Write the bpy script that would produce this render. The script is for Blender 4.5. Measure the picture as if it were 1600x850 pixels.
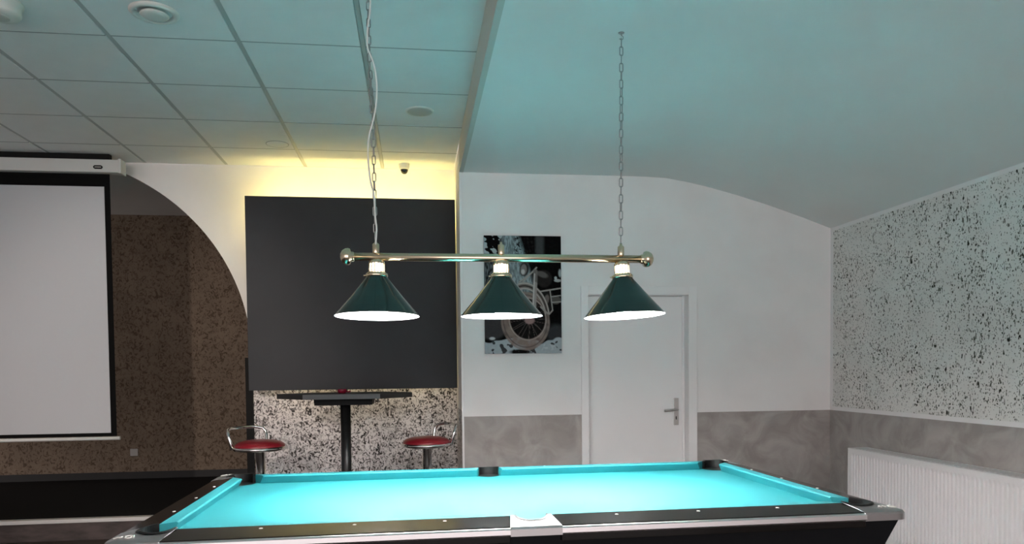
import bpy, bmesh, math, random
import numpy as np
from mathutils import Vector, Matrix

for o in list(bpy.data.objects): bpy.data.objects.remove(o, do_unlink=True)
scene = bpy.context.scene
COL = scene.collection
rnd = random.Random(7)
R = math.radians

# ------------------------------------------------------------------ camera
EYE = 1.33
yaw, pitch, roll = R(7.38), R(-1.853), R(-0.614)
fw = Vector((math.sin(yaw)*math.cos(pitch), math.cos(yaw)*math.cos(pitch), math.sin(pitch)))
rt = Vector((math.cos(yaw), -math.sin(yaw), 0)); up = rt.cross(fw)
r2 = rt*math.cos(roll)+up*math.sin(roll); u2 = -rt*math.sin(roll)+up*math.cos(roll)
cam = bpy.data.cameras.new('camera'); camo = bpy.data.objects.new('camera', cam); COL.objects.link(camo)
camo.matrix_world = Matrix(((r2.x, u2.x, -fw.x, 0), (r2.y, u2.y, -fw.y, 0), (r2.z, u2.z, -fw.z, EYE), (0, 0, 0, 1)))
cam.sensor_fit = 'HORIZONTAL'; cam.sensor_width = 36; cam.lens = 1165.45/1600*36
cam.shift_y = 190.2/1600; cam.clip_start = 0.05
scene.camera = camo

# ------------------------------------------------------------------ world, lights, exposure
w = bpy.data.worlds.new('world'); scene.world = w; w.use_nodes = True
w.node_tree.nodes['Background'].inputs[0].default_value = (1.0, 0.90, 0.885, 1)
w.node_tree.nodes['Background'].inputs[1].default_value = 0.33
scene.view_settings.view_transform = 'Standard'; scene.view_settings.look = 'None'
scene.view_settings.gamma = 1; scene.view_settings.use_curve_mapping = False
scene.view_settings.exposure = 3.0
BULB = 62.0          # emission of the three billiard bulbs
SPOTW = 18.0          # forward beam of each reflector bulb
LED_TOP, LED_BOTTOM = 8.0, 1.6

# the hall's own ceiling spotlight, left of the camera and out of frame, aimed at the stage
def spot(name, loc, target, power, color, angle, blend, radius, parent=None):
    l = bpy.data.lights.new(name, 'SPOT'); l.energy = power; l.color = color; l.spot_size = angle; l.spot_blend = blend; l.shadow_soft_size = radius
    o = bpy.data.objects.new(name, l); COL.objects.link(o); o.location = loc; o.parent = parent
    o.rotation_euler = (Vector(target)-Vector(loc)).to_track_quat('-Z', 'Y').to_euler(); return o
spot('hall_spotlight', (-2.0, 0.6, 2.40), (-2.1, 8.7, 0.85), 44, (1.0, 0.88, 0.80), R(37), .8, .05)

# ------------------------------------------------------------------ materials
def nodes(m): return m.node_tree.nodes, m.node_tree.links
def mat(name, col, rough=.6, metal=0.0, spec=.5, emit=None, strength=0, sheen=0, coat=0):
    m = bpy.data.materials.new(name); m.use_nodes = True
    b = m.node_tree.nodes['Principled BSDF']
    b.inputs['Base Color'].default_value = (*col, 1); b.inputs['Roughness'].default_value = rough
    b.inputs['Metallic'].default_value = metal; b.inputs['Specular IOR Level'].default_value = spec
    if emit: b.inputs['Emission Color'].default_value = (*emit, 1); b.inputs['Emission Strength'].default_value = strength
    if sheen: b.inputs['Sheen Weight'].default_value = sheen; b.inputs['Sheen Roughness'].default_value = .5
    if coat: b.inputs['Coat Weight'].default_value = coat; b.inputs['Coat Roughness'].default_value = .06
    return m
def bsdf(m): return m.node_tree.nodes['Principled BSDF']
def coords(m, scale=(1, 1, 1)):
    n, l = nodes(m); t = n.new('ShaderNodeTexCoord'); mp = n.new('ShaderNodeMapping')
    mp.inputs['Scale'].default_value = scale; l.new(t.outputs['Object'], mp.inputs['Vector']); return mp.outputs['Vector']
def ramp(m, stops):
    n, l = nodes(m); r = n.new('ShaderNodeValToRGB'); e = r.color_ramp.elements
    while len(e) < len(stops): e.new(.5)
    for i, (p, c) in enumerate(stops): e[i].position = p; e[i].color = (*c, 1)
    return r
def noise(m, vec, scale, detail=4, rough=.55, dist=0):
    n, l = nodes(m); t = n.new('ShaderNodeTexNoise'); t.inputs['Scale'].default_value = scale
    t.inputs['Detail'].default_value = detail; t.inputs['Roughness'].default_value = rough; t.inputs['Distortion'].default_value = dist
    l.new(vec, t.inputs['Vector']); return t
def mottle(m, a, b, scale, detail=4, bump=0, sc=(1, 1, 1), lo=.35, hi=.65, dist=0):
    n, l = nodes(m); v = coords(m, sc); t = noise(m, v, scale, detail, dist=dist); r = ramp(m, [(lo, a), (hi, b)])
    l.new(t.outputs['Fac'], r.inputs['Fac']); l.new(r.outputs['Color'], bsdf(m).inputs['Base Color'])
    if bump:
        bp = n.new('ShaderNodeBump'); bp.inputs['Strength'].default_value = bump; bp.inputs['Distance'].default_value = .01
        l.new(t.outputs['Fac'], bp.inputs['Height']); l.new(bp.outputs['Normal'], bsdf(m).inputs['Normal'])
    return m

M = {}
M['paint'] = mottle(mat('white_wall_paint', (.72, .70, .70), .75, spec=.25), (.78, .755, .75), (.82, .795, .79), 3)
M['ceil'] = mottle(mat('white_ceiling_paint', (.72, .72, .71), .8, spec=.2), (.77, .765, .75), (.79, .782, .767), 2.2)
M['tile'] = mottle(mat('ceiling_tile_board', (.68, .68, .66), .85, spec=.2), (.765, .77, .76), (.795, .795, .785), 5, bump=.05)
M['runner'] = mat('ceiling_grid_metal', (.42, .43, .42), .45, spec=.4)
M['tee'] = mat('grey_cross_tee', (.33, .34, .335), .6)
M['step'] = mat('beige_step_paint', (.56, .545, .50), .7, spec=.25)
M['joint'] = mat('ceiling_void', (.20, .20, .19), .9)
M['concrete'] = mottle(mat('grey_concrete_plaster', (.2, .19, .19), .7, spec=.3), (.30, .270, .255), (.42, .385, .37), 4.5, 6, bump=.08, dist=1.2)
M['white_gloss'] = mat('white_lacquer', (.82, .80, .80), .35)
M['rad'] = mat('white_radiator_enamel', (.80, .78, .78), .35)
M['rad_dark'] = mat('radiator_slot', (.50, .48, .48), .6)
M['floor'] = mottle(mat('dark_wood_floor', (.05, .04, .035), .45), (.035, .026, .022), (.07, .052, .045), 6, 5, sc=(1, 6, 1))
M['riser'] = mottle(mat('stage_riser_wood', (.05, .04, .036), .6), (.042, .031, .028), (.085, .063, .058), 7, 5, sc=(1, 1, 3))
M['carpet'] = mat('black_stage_carpet', (.012, .012, .012), .95, spec=.1)
M['nosing'] = mat('pale_stage_nosing', (.62, .60, .58), .4)
M['black_base'] = mat('black_baseboard_paint', (.014, .014, .014), .6)
M['panel'] = mottle(mat('black_panel_board', (.02, .021, .024), .55, spec=.35), (.017, .018, .021), (.024, .025, .029), 2)
M['black_satin'] = mat('black_satin', (.008, .008, .008), .35)
M['black_matte'] = mat('black_matte', (.006, .006, .006), .7, spec=.2)
M['lit_edge'] = mat('lit_edge_grey', (.05, .055, .058), .5)  # light on the bar table's front face, put into the colour
M['led'] = mat('warm_led', (1, .9, .6), emit=(1, .80, .27), strength=LED_TOP)
M['led_low'] = mat('warm_led_low', (1, .9, .6), emit=(1, .84, .45), strength=LED_BOTTOM)
M['screen'] = mat('projection_fabric', (.52, .53, .55), .8, spec=.15)
M['screen_black'] = mat('screen_mask_black', (.004, .004, .004), .8, spec=.1)
M['alu_white'] = mat('white_aluminium', (.62, .62, .60), .4)
M['cloth'] = mat('cyan_billiard_cloth', (.028, .27, .30), .45, spec=.5)
M['rail'] = mat('black_rail_laminate', (.009, .008, .0075), .14, spec=.32)
M['cast'] = mat('satin_aluminium', (.50, .49, .50), .38, metal=1)
M['trim'] = mat('brushed_silver_trim', (.88, .86, .88), .36, metal=1)
M['pearl'] = mat('pearl_sight', (.85, .83, .78), .3)
M['cab'] = mat('black_cabinet_laminate', (.008, .009, .011), .35, spec=.5)
M['rubber'] = mat('black_pocket_rubber', (.006, .006, .006), .45)
M['brass'] = mat('polished_pale_brass', (.78, .68, .50), .16, metal=1)
M['chrome'] = mat('polished_chrome', (.80, .80, .80), .10, metal=1)
M['chain'] = mat('zinc_chain', (.36, .37, .37), .30, metal=1)
M['green'] = mat('dark_green_enamel', (.004, .026, .025), .22, spec=.45, coat=.4)
M['lining'] = mat('white_shade_lining', (.88, .87, .87), .5)
M['bulb'] = mat('bulb_light', (1, 1, 1), emit=(1.0, .97, .95), strength=BULB)
M['neck'] = mat('lit_socket_glass', (1, 1, 1), emit=(1.0, .93, .86), strength=.6)
M['cord'] = mat('white_cable', (.75, .76, .74), .45)
M['red'] = mat('red_vinyl', (.24, .010, .020), .32, spec=.5)
M['red_glass'] = mat('red_glass', (.22, .01, .03), .15)
M['steel'] = mat('satin_steel', (.52, .51, .50), .3, metal=1)
M['plastic'] = mat('white_plastic', (.66, .66, .62), .4)
M['smoke'] = mat('black_dome_glass', (.004, .004, .004), .08)
M['socket'] = mat('grey_socket_plastic', (.42, .40, .38), .5)
M['grille'] = mat('speaker_grille', (.50, .50, .46), .6)

def wallpaper_strokes(name, light, mid, dark, scale):
    m = mat(name, light, .8, spec=.15); n, l = nodes(m); v = coords(m, (1, 1, .8))
    t = noise(m, v, scale, 3, .6, 1.6); r = ramp(m, [(.385, dark), (.455, mid), (.535, light), (.75, light)])
    l.new(t.outputs['Fac'], r.inputs['Fac']); t2 = noise(m, v, 3.0, 3)
    mx = n.new('ShaderNodeMix'); mx.data_type = 'RGBA'; mx.blend_type = 'MULTIPLY'; mx.inputs['Factor'].default_value = .6
    r2_ = ramp(m, [(.35, (.78, .78, .78)), (.65, (1.05, 1.05, 1.05))]); l.new(t2.outputs['Fac'], r2_.inputs['Fac'])
    l.new(r.outputs['Color'], mx.inputs['A']); l.new(r2_.outputs['Color'], mx.inputs['B'])
    l.new(mx.outputs['Result'], bsdf(m).inputs['Base Color']); return m
M['paper_grey'] = wallpaper_strokes('grey_stroke_wallpaper', (.84, .79, .79), (.38, .345, .345), (.035, .03, .03), 38)
M['paper_brown'] = wallpaper_strokes('brown_stroke_wallpaper', (.225, .172, .127), (.185, .137, .099), (.10, .072, .050), 26)

def wallpaper_flecks():
    m = mat('white_fleck_wallpaper', (.7, .7, .68), .75, spec=.2); n, l = nodes(m)
    base = coords(m); col = None
    paper = noise(m, base, 4, 3); pr = ramp(m, [(.35, (.70, .68, .655)), (.65, (.76, .74, .715))]); l.new(paper.outputs['Fac'], pr.inputs['Fac'])
    cur = pr.outputs['Color']
    cl = noise(m, base, 5.5, 3)
    for (sy, sz, thr, pw, fc, rot) in ((84, 68, .36, 1.2, (.26, .26, .235), .5), (56, 40, .34, 1.6, (.075, .08, .062), .15), (46, 22, .32, 2.0, (.10, .105, .085), -.35), (60, 14, .27, 2.0, (.15, .155, .13), .03), (27, 18, .27, 2.6, (.018, .020, .013), .25)):
        t = n.new('ShaderNodeTexCoord'); mp = n.new('ShaderNodeMapping'); mp.inputs['Rotation'].default_value = (rot, 0, 0)
        mp.inputs['Scale'].default_value = (1, sy, sz); l.new(t.outputs['Object'], mp.inputs['Vector'])
        wn = noise(m, mp.outputs['Vector'], 1.1, 2)
        ad = n.new('ShaderNodeVectorMath'); ad.operation = 'MULTIPLY_ADD'; ad.inputs[1].default_value = (.9, .9, .9)
        l.new(wn.outputs['Color'], ad.inputs[0]); l.new(mp.outputs['Vector'], ad.inputs[2])
        vo = n.new('ShaderNodeTexVoronoi'); vo.inputs['Scale'].default_value = 1; l.new(ad.outputs[0], vo.inputs['Vector'])
        sp = n.new('ShaderNodeSeparateColor'); l.new(vo.outputs['Color'], sp.inputs[0])
        p = n.new('ShaderNodeMath'); p.operation = 'POWER'; p.inputs[1].default_value = pw; l.new(sp.outputs[0], p.inputs[0])
        q = n.new('ShaderNodeMath'); q.operation = 'MULTIPLY'; q.inputs[1].default_value = thr; l.new(p.outputs[0], q.inputs[0])
        q2 = n.new('ShaderNodeMath'); q2.operation = 'MULTIPLY'; l.new(q.outputs[0], q2.inputs[0])
        c2 = n.new('ShaderNodeMapRange'); c2.inputs[1].default_value = .35; c2.inputs[2].default_value = .6; c2.inputs[3].default_value = .72; c2.inputs[4].default_value = 1.15
        l.new(cl.outputs['Fac'], c2.inputs[0]); l.new(c2.outputs[0], q2.inputs[1])
        d = n.new('ShaderNodeMath'); d.operation = 'SUBTRACT'; l.new(q2.outputs[0], d.inputs[0]); l.new(vo.outputs['Distance'], d.inputs[1])
        s = n.new('ShaderNodeMapRange'); s.inputs[1].default_value = -.03; s.inputs[2].default_value = .06; l.new(d.outputs[0], s.inputs[0])
        mx = n.new('ShaderNodeMix'); mx.data_type = 'RGBA'; l.new(s.outputs[0], mx.inputs['Factor']); l.new(cur, mx.inputs['A']); mx.inputs['B'].default_value = (*fc, 1)
        cur = mx.outputs['Result']
    l.new(cur, bsdf(m).inputs['Base Color']); return m
M['paper_fleck'] = wallpaper_flecks()

# ------------------------------------------------------------------ mesh helpers
class MB:
    def __init__(s): s.v = []; s.f = []; s.sm = []
    def add(s, vs, fs, smooth=False):
        b = len(s.v); s.v += [tuple(v) for v in vs]; s.f += [tuple(b+i for i in f) for f in fs]; s.sm += [smooth]*len(fs); return s
    def box(s, a, b):
        x0, y0, z0 = (min(a[i], b[i]) for i in range(3)); x1, y1, z1 = (max(a[i], b[i]) for i in range(3))
        return s.add([(x0,y0,z0),(x1,y0,z0),(x1,y1,z0),(x0,y1,z0),(x0,y0,z1),(x1,y0,z1),(x1,y1,z1),(x0,y1,z1)],
                     [(0,3,2,1),(4,5,6,7),(0,1,5,4),(1,2,6,5),(2,3,7,6),(3,0,4,7)])
    def frustum(s, a, b):   # two quads (lists of 4 pts), bottom and top
        return s.add(a+b, [(3,2,1,0),(4,5,6,7),(0,1,5,4),(1,2,6,5),(2,3,7,6),(3,0,4,7)])
    def loft(s, secs, closed_sec=True, caps=True, smooth=False, closed_path=False):
        n = len(secs[0]); vs = [p for c in secs for p in c]; fs = []
        K = len(secs)
        for k in range(K if closed_path else K-1):
            a = k*n; b = ((k+1) % K)*n
            for i in range(n if closed_sec else n-1):
                j = (i+1) % n; fs.append((a+i, a+j, b+j, b+i))
        if caps and not closed_path: fs2 = [tuple(range(n))[::-1], tuple((K-1)*n+i for i in range(n))]
        else: fs2 = []
        s.add(vs, fs, smooth); base = len(s.v)-len(vs)
        for f in fs2: s.f.append(tuple(base+i for i in f)); s.sm.append(False)
        return s
    def lathe(s, prof, n=32, c=(0,0,0), axis='z', smooth=True, caps=True):
        secs = []
        for r, h in prof:
            ring = []
            for i in range(n):
                a = 2*math.pi*i/n; x, y = r*math.cos(a), r*math.sin(a)
                p = (x, y, h) if axis == 'z' else ((h, x, y) if axis == 'x' else (y, h, x))
                ring.append((p[0]+c[0], p[1]+c[1], p[2]+c[2]))
            secs.append(ring)
        return s.loft(secs, True, caps, smooth)
    def tube(s, pts, r, n=8, closed=False, caps=True):
        pts = [Vector(p) for p in pts]; K = len(pts); secs = []; prev = None
        for k in range(K):
            if closed: t = (pts[(k+1) % K]-pts[k-1]).normalized()
            else: t = (pts[min(k+1, K-1)]-pts[max(k-1, 0)]).normalized()
            if prev is None:
                ref = Vector((0, 0, 1)) if abs(t.z) < .9 else Vector((1, 0, 0)); nrm = (ref-t*ref.dot(t)).normalized()
            else: nrm = (prev-t*prev.dot(t)).normalized()
            prev = nrm; bn = t.cross(nrm)
            secs.append([tuple(pts[k]+(nrm*math.cos(2*math.pi*i/n)+bn*math.sin(2*math.pi*i/n))*r) for i in range(n)])
        return s.loft(secs, True, caps, True, closed)
    def mesh(s, name, m):
        me = bpy.data.meshes.new(name); me.from_pydata(s.v, [], s.f); me.update()
        me.polygons.foreach_set('use_smooth', s.sm); me.materials.append(M[m] if isinstance(m, str) else m)
        bm = bmesh.new(); bm.from_mesh(me); bmesh.ops.recalc_face_normals(bm, faces=bm.faces); bm.to_mesh(me); bm.free()
        return me
    def build(s, name, m, parent=None, bevel=0, seg=2, loc=None, rot=None):
        o = bpy.data.objects.new(name, s.mesh(name, m)); COL.objects.link(o)
        if parent: o.parent = parent
        if loc: o.location = loc
        if rot: o.rotation_euler = rot
        if bevel:
            b = o.modifiers.new('bevel', 'BEVEL'); b.width = bevel; b.segments = seg; b.limit_method = 'ANGLE'; b.angle_limit = R(40)
        return o
def tag(o, label=None, cat=None, group=None, kind=None):
    if label: o['label'] = label
    if cat: o['category'] = cat
    if group: o['group'] = group
    if kind: o['kind'] = kind
    return o
def empty(name, loc=(0, 0, 0), rz=0):
    o = bpy.data.objects.new(name, None); COL.objects.link(o); o.location = loc; o.rotation_euler = (0, 0, rz); o.empty_display_size = .1; return o
def copy_to(o, parent=None, loc=None, rot=None):
    c = o.copy(); COL.objects.link(c); c.parent = parent
    if loc is not None: c.location = loc
    if rot is not None: c.rotation_euler = rot
    return c
def poly_prism(outline, z0, z1, zf=None):
    mb = MB(); n = len(outline)
    top = [(x, y, (zf(x, y) if zf else z1)) for x, y in outline]; bot = [(x, y, z0) for x, y in outline]
    mb.loft([bot, top]); return mb
def struct(o, label, cat=None): return tag(o, label, cat, kind='structure')

# ------------------------------------------------------------------ the setting
YL, YR, XS, XR = 6.363, 5.618, 0.349, 3.308       # arch wall, right back wall, step between the two ceilings, right wall
ZL, ZR, ZW, ZC = 3.016, 2.806, 0.979, 2.430       # tiled ceiling, plaster ceiling, wainscot top, low end of the slope
Y0, XLW = -3.0, -5.4                              # open end behind the camera, far left wall
STAGE = 0.17

struct(MB().box((XLW-.1, Y0, -.1), (XR+.15, YL, 0)).build('floor', 'floor'), 'dark brown wooden hall floor under the pool table', 'floor')

# wall with the arch: white board with a round opening on its left
def arch_wall():
    cx, cz, rad, top = -2.93, 1.47, 1.60, 2.965
    y0, y1 = YL, YL+.16
    xr = cx+rad
    pts = []
    a0 = math.asin((top-cz)/rad)
    N = 40
    for i in range(N+1):
        a = i*a0/N; pts.append((cx+rad*math.cos(a), cz+rad*math.sin(a)))
    right = pts; left = [(2*cx-x, z) for x, z in reversed(pts)]
    opening = [(xr, 0)]+right+left+[(2*cx-xr, 0)]     # from right foot over the arch to left foot
    mb = MB()
    # build the wall as quads between opening edge and outer rectangle
    outer = []
    for x, z in opening:
        if abs(x-xr) < 1e-6 and z <= cz: outer.append((XS, z))
        elif abs(x-(2*cx-xr)) < 1e-6 and z <= cz: outer.append((XLW, z))
        else: outer.append(None)
    # right side column, left side column, then strips up to the ceiling
    mb.box((xr, y0, 0), (XS, y1, cz)); mb.box((XLW, y0, 0), (2*cx-xr, y1, cz))
    mb.box((xr, y0, cz), (XS, y1, ZL)); mb.box((XLW, y0, cz), (2*cx-xr, y1, ZL))
    arc = right+left
    for (xa, za), (xb, zb) in zip(arc[:-1], arc[1:]):
        mb.frustum([(xb, y0, zb), (xa, y0, za), (xa, y1, za), (xb, y1, zb)], [(xb, y0, ZL), (xa, y0, ZL), (xa, y1, ZL), (xb, y1, ZL)])
    return mb
struct(arch_wall().build('wall_back_left', 'paint'), 'white wall with a round arched opening beside the black panel', 'wall')
# grey stroke wallpaper under the black panel, black edge strip at the opening
struct(MB().box((-1.325, YL-.004, 0), (XS, YL, 1.30)).build('wall_panel_base', 'paper_grey'), 'grey and black stroke patterned wallpaper below the black panel', 'wallpaper')
struct(MB().box((-1.378, YL-.03, 0), (-1.322, YL+.16, 1.45)).build('trim_1', 'black_matte'), 'black edge strip at the arch opening beside the wallpaper', 'trim')
# room behind the arch
YB, ZB = 8.70, 3.07
struct(MB().box((-7.0, YL, STAGE-.3), (1.2, YB, STAGE)).build('floor_stage', 'carpet'), 'black carpeted raised floor behind the arch', 'floor')
struct(MB().box((-4.53, YL-.022, 0), (-1.38, YL-.001, STAGE-.03)).build('floor_riser', 'riser'), 'dark brown riser below the pale step edge', 'step')
struct(MB().box((-4.53, YL-.04, STAGE-.028), (-1.38, YL+.03, STAGE+.004)).build('trim_2', 'nosing', bevel=.004), 'pale step edge strip of the raised floor', 'trim')
struct(MB().box((-7.0, YB, 0), (1.2, YB+.1, ZB)).build('wall_stage_back', 'paper_brown'), 'brown stroke patterned wallpaper wall behind the arch', 'wall')
struct(MB().box((-7.0, YB-.02, STAGE), (1.2, YB, STAGE+.075)).build('baseboard_back', 'black_base'), 'black baseboard at the foot of the brown wallpaper', 'baseboard')
struct(MB().box((-7.0, YL+.16, ZB), (1.2, YB+.1, ZB+.1)).build('ceiling_stage', 'ceil'), 'dim plain ceiling of the room behind the arch', 'ceiling')
struct(MB().box((-7.1, YL+.16, 0), (-7.0, YB, ZB)).build('wall_stage_left', 'paper_brown'), 'brown wall closing the stage room on its left', 'wall')
struct(MB().box((1.2, YL+.16, 0), (1.3, YB, ZB)).build('wall_stage_right', 'paper_brown'), 'brown wall closing the stage room on its right', 'wall')
struct(MB().box((XLW-.1, Y0, 0), (XLW, YL, ZL)).build('wall_left', 'paint'), 'white hall wall on the far left', 'wall')

# step between the two halves of the back wall and of the ceiling
struct(MB().box((XS, YR+.004, 1.02), (XS+.012, YL-.001, ZL)).build('wall_step', 'paint'), 'narrow white return face between panel niche and picture wall', 'wall')
struct(MB().box((XS, YR+.004, 0), (XS+.012, YL-.001, 1.02)).build('wall_step_base', 'paper_grey'), 'narrow patterned return face beside the right bar stool', 'wallpaper')
struct(MB().box((XS-.001, Y0, ZR-.001), (XS+.03, YR+.003, ZL+.05)).build('ceiling_step', 'step'), 'beige drop face between tiled ceiling and smooth ceiling', 'ceiling')
struct(MB().box((XS-.004, YR-.006, 0), (XS+.012, YR+.010, ZR)).build('trim_3', 'white_gloss', bevel=.003), 'thin glossy corner strip at the left edge of picture wall', 'trim')

# right half of the back wall, with the door opening
DX0, DX1, DZ = 1.265, 2.189, 1.963
LX0, LX1, LZ = 1.320, 2.121, 1.900
YJ = YR+.17
prof = [(XS+.03, ZR), (1.70, ZR), (1.80, 2.8045), (1.944, 2.798), (2.09, 2.776), (2.253, 2.744), (2.515, 2.680), (2.779, 2.606), (3.048, 2.520), (XR, ZC)]
wb = MB()
def wall_top(x):
    if x <= prof[0][0]: return ZR
    for (xa, za), (xb, zb) in zip(prof[:-1], prof[1:]):
        if xa <= x <= xb: return za+(zb-za)*(x-xa)/(xb-xa)
    return prof[-1][1]
cuts = sorted(set([XS+.0125, LX0, LX1]+[p[0] for p in prof[1:]]))
for xa, xb in zip(cuts[:-1], cuts[1:]):
    zb = LZ if (xa >= LX0-1e-6 and xb <= LX1+1e-6) else 0
    wb.frustum([(xa, YR, zb), (xb, YR, zb), (xb, YJ+.05, zb), (xa, YJ+.05, zb)],
               [(xa, YR, wall_top(xa)), (xb, YR, wall_top(xb)), (xb, YJ+.05, wall_top(xb)), (xa, YJ+.05, wall_top(xa))])
struct(wb.build('wall_back', 'paint'), 'white back wall with the picture and the door', 'wall')
struct(MB().box((XS+.012, YR-.005, 0), (DX0+.004, YR, ZW)).build('wall_back_base', 'concrete'), 'grey plaster wainscot left of the white door', 'wainscot')
struct(MB().box((DX1-.004, YR-.005, 0), (XR-.004, YR, ZW)).build('wall_back_base', 'concrete'), 'grey plaster wainscot between door and right wall corner', 'wainscot')
struct(MB().box((XR, Y0, 0), (XR+.12, YJ, ZC)).build('wall_right', 'paint'), 'white right wall with fleck patterned wallpaper', 'wall')
struct(MB().box((XR-.005, Y0, 0), (XR, YR-.005, ZW)).build('wall_right_base', 'concrete'), 'grey plaster wainscot of the right wall above radiator', 'wainscot')
struct(MB().box((XR-.002, Y0, ZW+.03), (XR, YR-.045, ZC-.028)).build('wall_right_paper', 'paper_fleck'), 'white wallpaper with scattered dark flecks on the right wall', 'wallpaper')
# smooth plaster ceiling: flat, then bending down to the right wall
cm = MB(); ring0 = [(x, Y0, z) for x, z in prof]+[(x, Y0, z+.12) for x, z in reversed(prof)]
ring1 = [(x, YJ+.05, z) for x, y_, z in ring0]
cm.loft([ring0, ring1], smooth=False)
co = struct(cm.build('ceiling_plaster', 'ceil'), 'smooth ceiling, flat then sloping down to the right wall', 'ceiling')
for p in co.data.polygons:
    if len(p.vertices) == 4: p.use_smooth = True
es = co.modifiers.new('split', 'EDGE_SPLIT'); es.split_angle = R(40)

# tiled ceiling: backing, wide runners in depth, single tiles
ceil = struct(MB().box((XLW, Y0, ZL+.014), (XS, YL, ZL+.05)).build('ceiling', 'joint'), 'suspended ceiling of square white tiles on the left half', 'ceiling')
T = .625; XA = -1.493; Y1 = 3.9994
xl = [XA+T*k for k in range(-6, 3)]            # runner lines
yl = [Y1+T*k for k in range(-6, 4)]
yl = yl+[YL]
xs = [XLW]+[x for x in xl if x > XLW+.05]+[XS]
tile_mesh = {}
for xa, xb in zip(xs[:-1], xs[1:]):
    for ya, yb in zip(yl[:-1], yl[1:]):
        gx0 = .013 if xa > XLW else 0; gx1 = .013 if xb < XS else -.0004
        sx, sy = xb-xa-gx0-gx1, yb-ya-.006
        key = (round(sx, 3), round(sy, 3))
        if key not in tile_mesh:
            b = .0015
            tile_mesh[key] = MB().frustum([(b, b, 0), (sx-b, b, 0), (sx-b, sy-b, 0), (b, sy-b, 0)], [(0, 0, .012), (sx, 0, .012), (sx, sy, .012), (0, sy, .012)]).mesh('tile', 'tile')
        o = bpy.data.objects.new('tile', tile_mesh[key]); COL.objects.link(o); o.parent = ceil
        o.location = (xa+gx0, ya+.003, ZL+rnd.uniform(-.0006, .0006))
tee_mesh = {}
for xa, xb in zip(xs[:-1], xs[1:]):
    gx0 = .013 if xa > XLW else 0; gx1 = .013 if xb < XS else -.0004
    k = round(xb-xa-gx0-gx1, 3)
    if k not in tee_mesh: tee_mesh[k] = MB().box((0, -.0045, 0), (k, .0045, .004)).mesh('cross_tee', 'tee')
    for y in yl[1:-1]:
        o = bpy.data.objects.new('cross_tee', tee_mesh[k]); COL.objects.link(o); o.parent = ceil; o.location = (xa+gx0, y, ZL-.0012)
struct(MB().box((XLW, Y0, ZL), (XS, yl[0], ZL+.014)).build('ceiling_rear', 'tile'), 'plain rear strip of the tiled ceiling above the camera', 'ceiling')
rmesh = MB().box((-.0115, 0, 0), (.0115, YL-yl[0]-.002, .008)).mesh('runner', 'runner')
for x in xs[1:-1]:
    o = bpy.data.objects.new('runner', rmesh); COL.objects.link(o); o.parent = ceil; o.location = (x, yl[0], ZL+.003)

# ------------------------------------------------------------------ door
door = struct(empty('door_1', (DX0, YR, 0)), 'white flush door in a white frame right of the picture', 'door')
door.location = (0, 0, 0)
MB().box((DX0, YR-.016, 0), (LX0, YR-.0005, DZ)).build('door_casing', 'white_gloss', door, .003)
MB().box((LX1, YR-.016, 0), (DX1, YR-.0005, DZ)).build('door_casing', 'white_gloss', door, .003)
MB().box((LX0, YR-.016, LZ), (LX1, YR-.0005, DZ)).build('door_casing', 'white_gloss', door, .003)
MB().box((LX1-.001, YR-.012, 0), (LX1+.004, YJ, LZ)).build('door_jamb', 'white_gloss', door)
MB().box((LX0-.004, YR-.012, 0), (LX0+.001, YJ, LZ)).build('door_jamb', 'white_gloss', door)
MB().box((LX1-.02, YR+.075, 0), (LX1-.001, YR+.10, LZ)).build('door_stop', 'white_gloss', door, .003)
MB().box((LX0, YR-.012, LZ-.004), (LX1, YJ, LZ+.001)).build('door_jamb', 'white_gloss', door)
leaf = MB().box((LX0+.003, YR+.085, .008), (LX1-.003, YR+.125, LZ-.006)).build('door_leaf', 'white_gloss', door, .003)
hx, hy, = 2.050, YR+.085
MB().box((hx-.021, hy-.008, .876), (hx+.021, hy, 1.091)).build('handle_plate', 'steel', leaf, .003)
MB().tube([(hx, hy-.006, 1.0), (hx, hy-.045, 1.0), (hx-.012, hy-.055, 1.0), (hx-.04, hy-.057, 1.0), (hx-.09, hy-.057, .997), (hx-.112, hy-.052, .994)], .0095, 10).build('lever', 'steel', leaf)
MB().lathe([(.017, -.004), (.017, 0), (.012, .004)], 20, (hx, hy-.010, 1.0), 'y').build('rosette', 'steel', leaf)
MB().box((hx-.004, hy-.0095, .920), (hx+.004, hy-.0075, .946)).build('keyhole', 'black_matte', leaf, .002)

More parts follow.
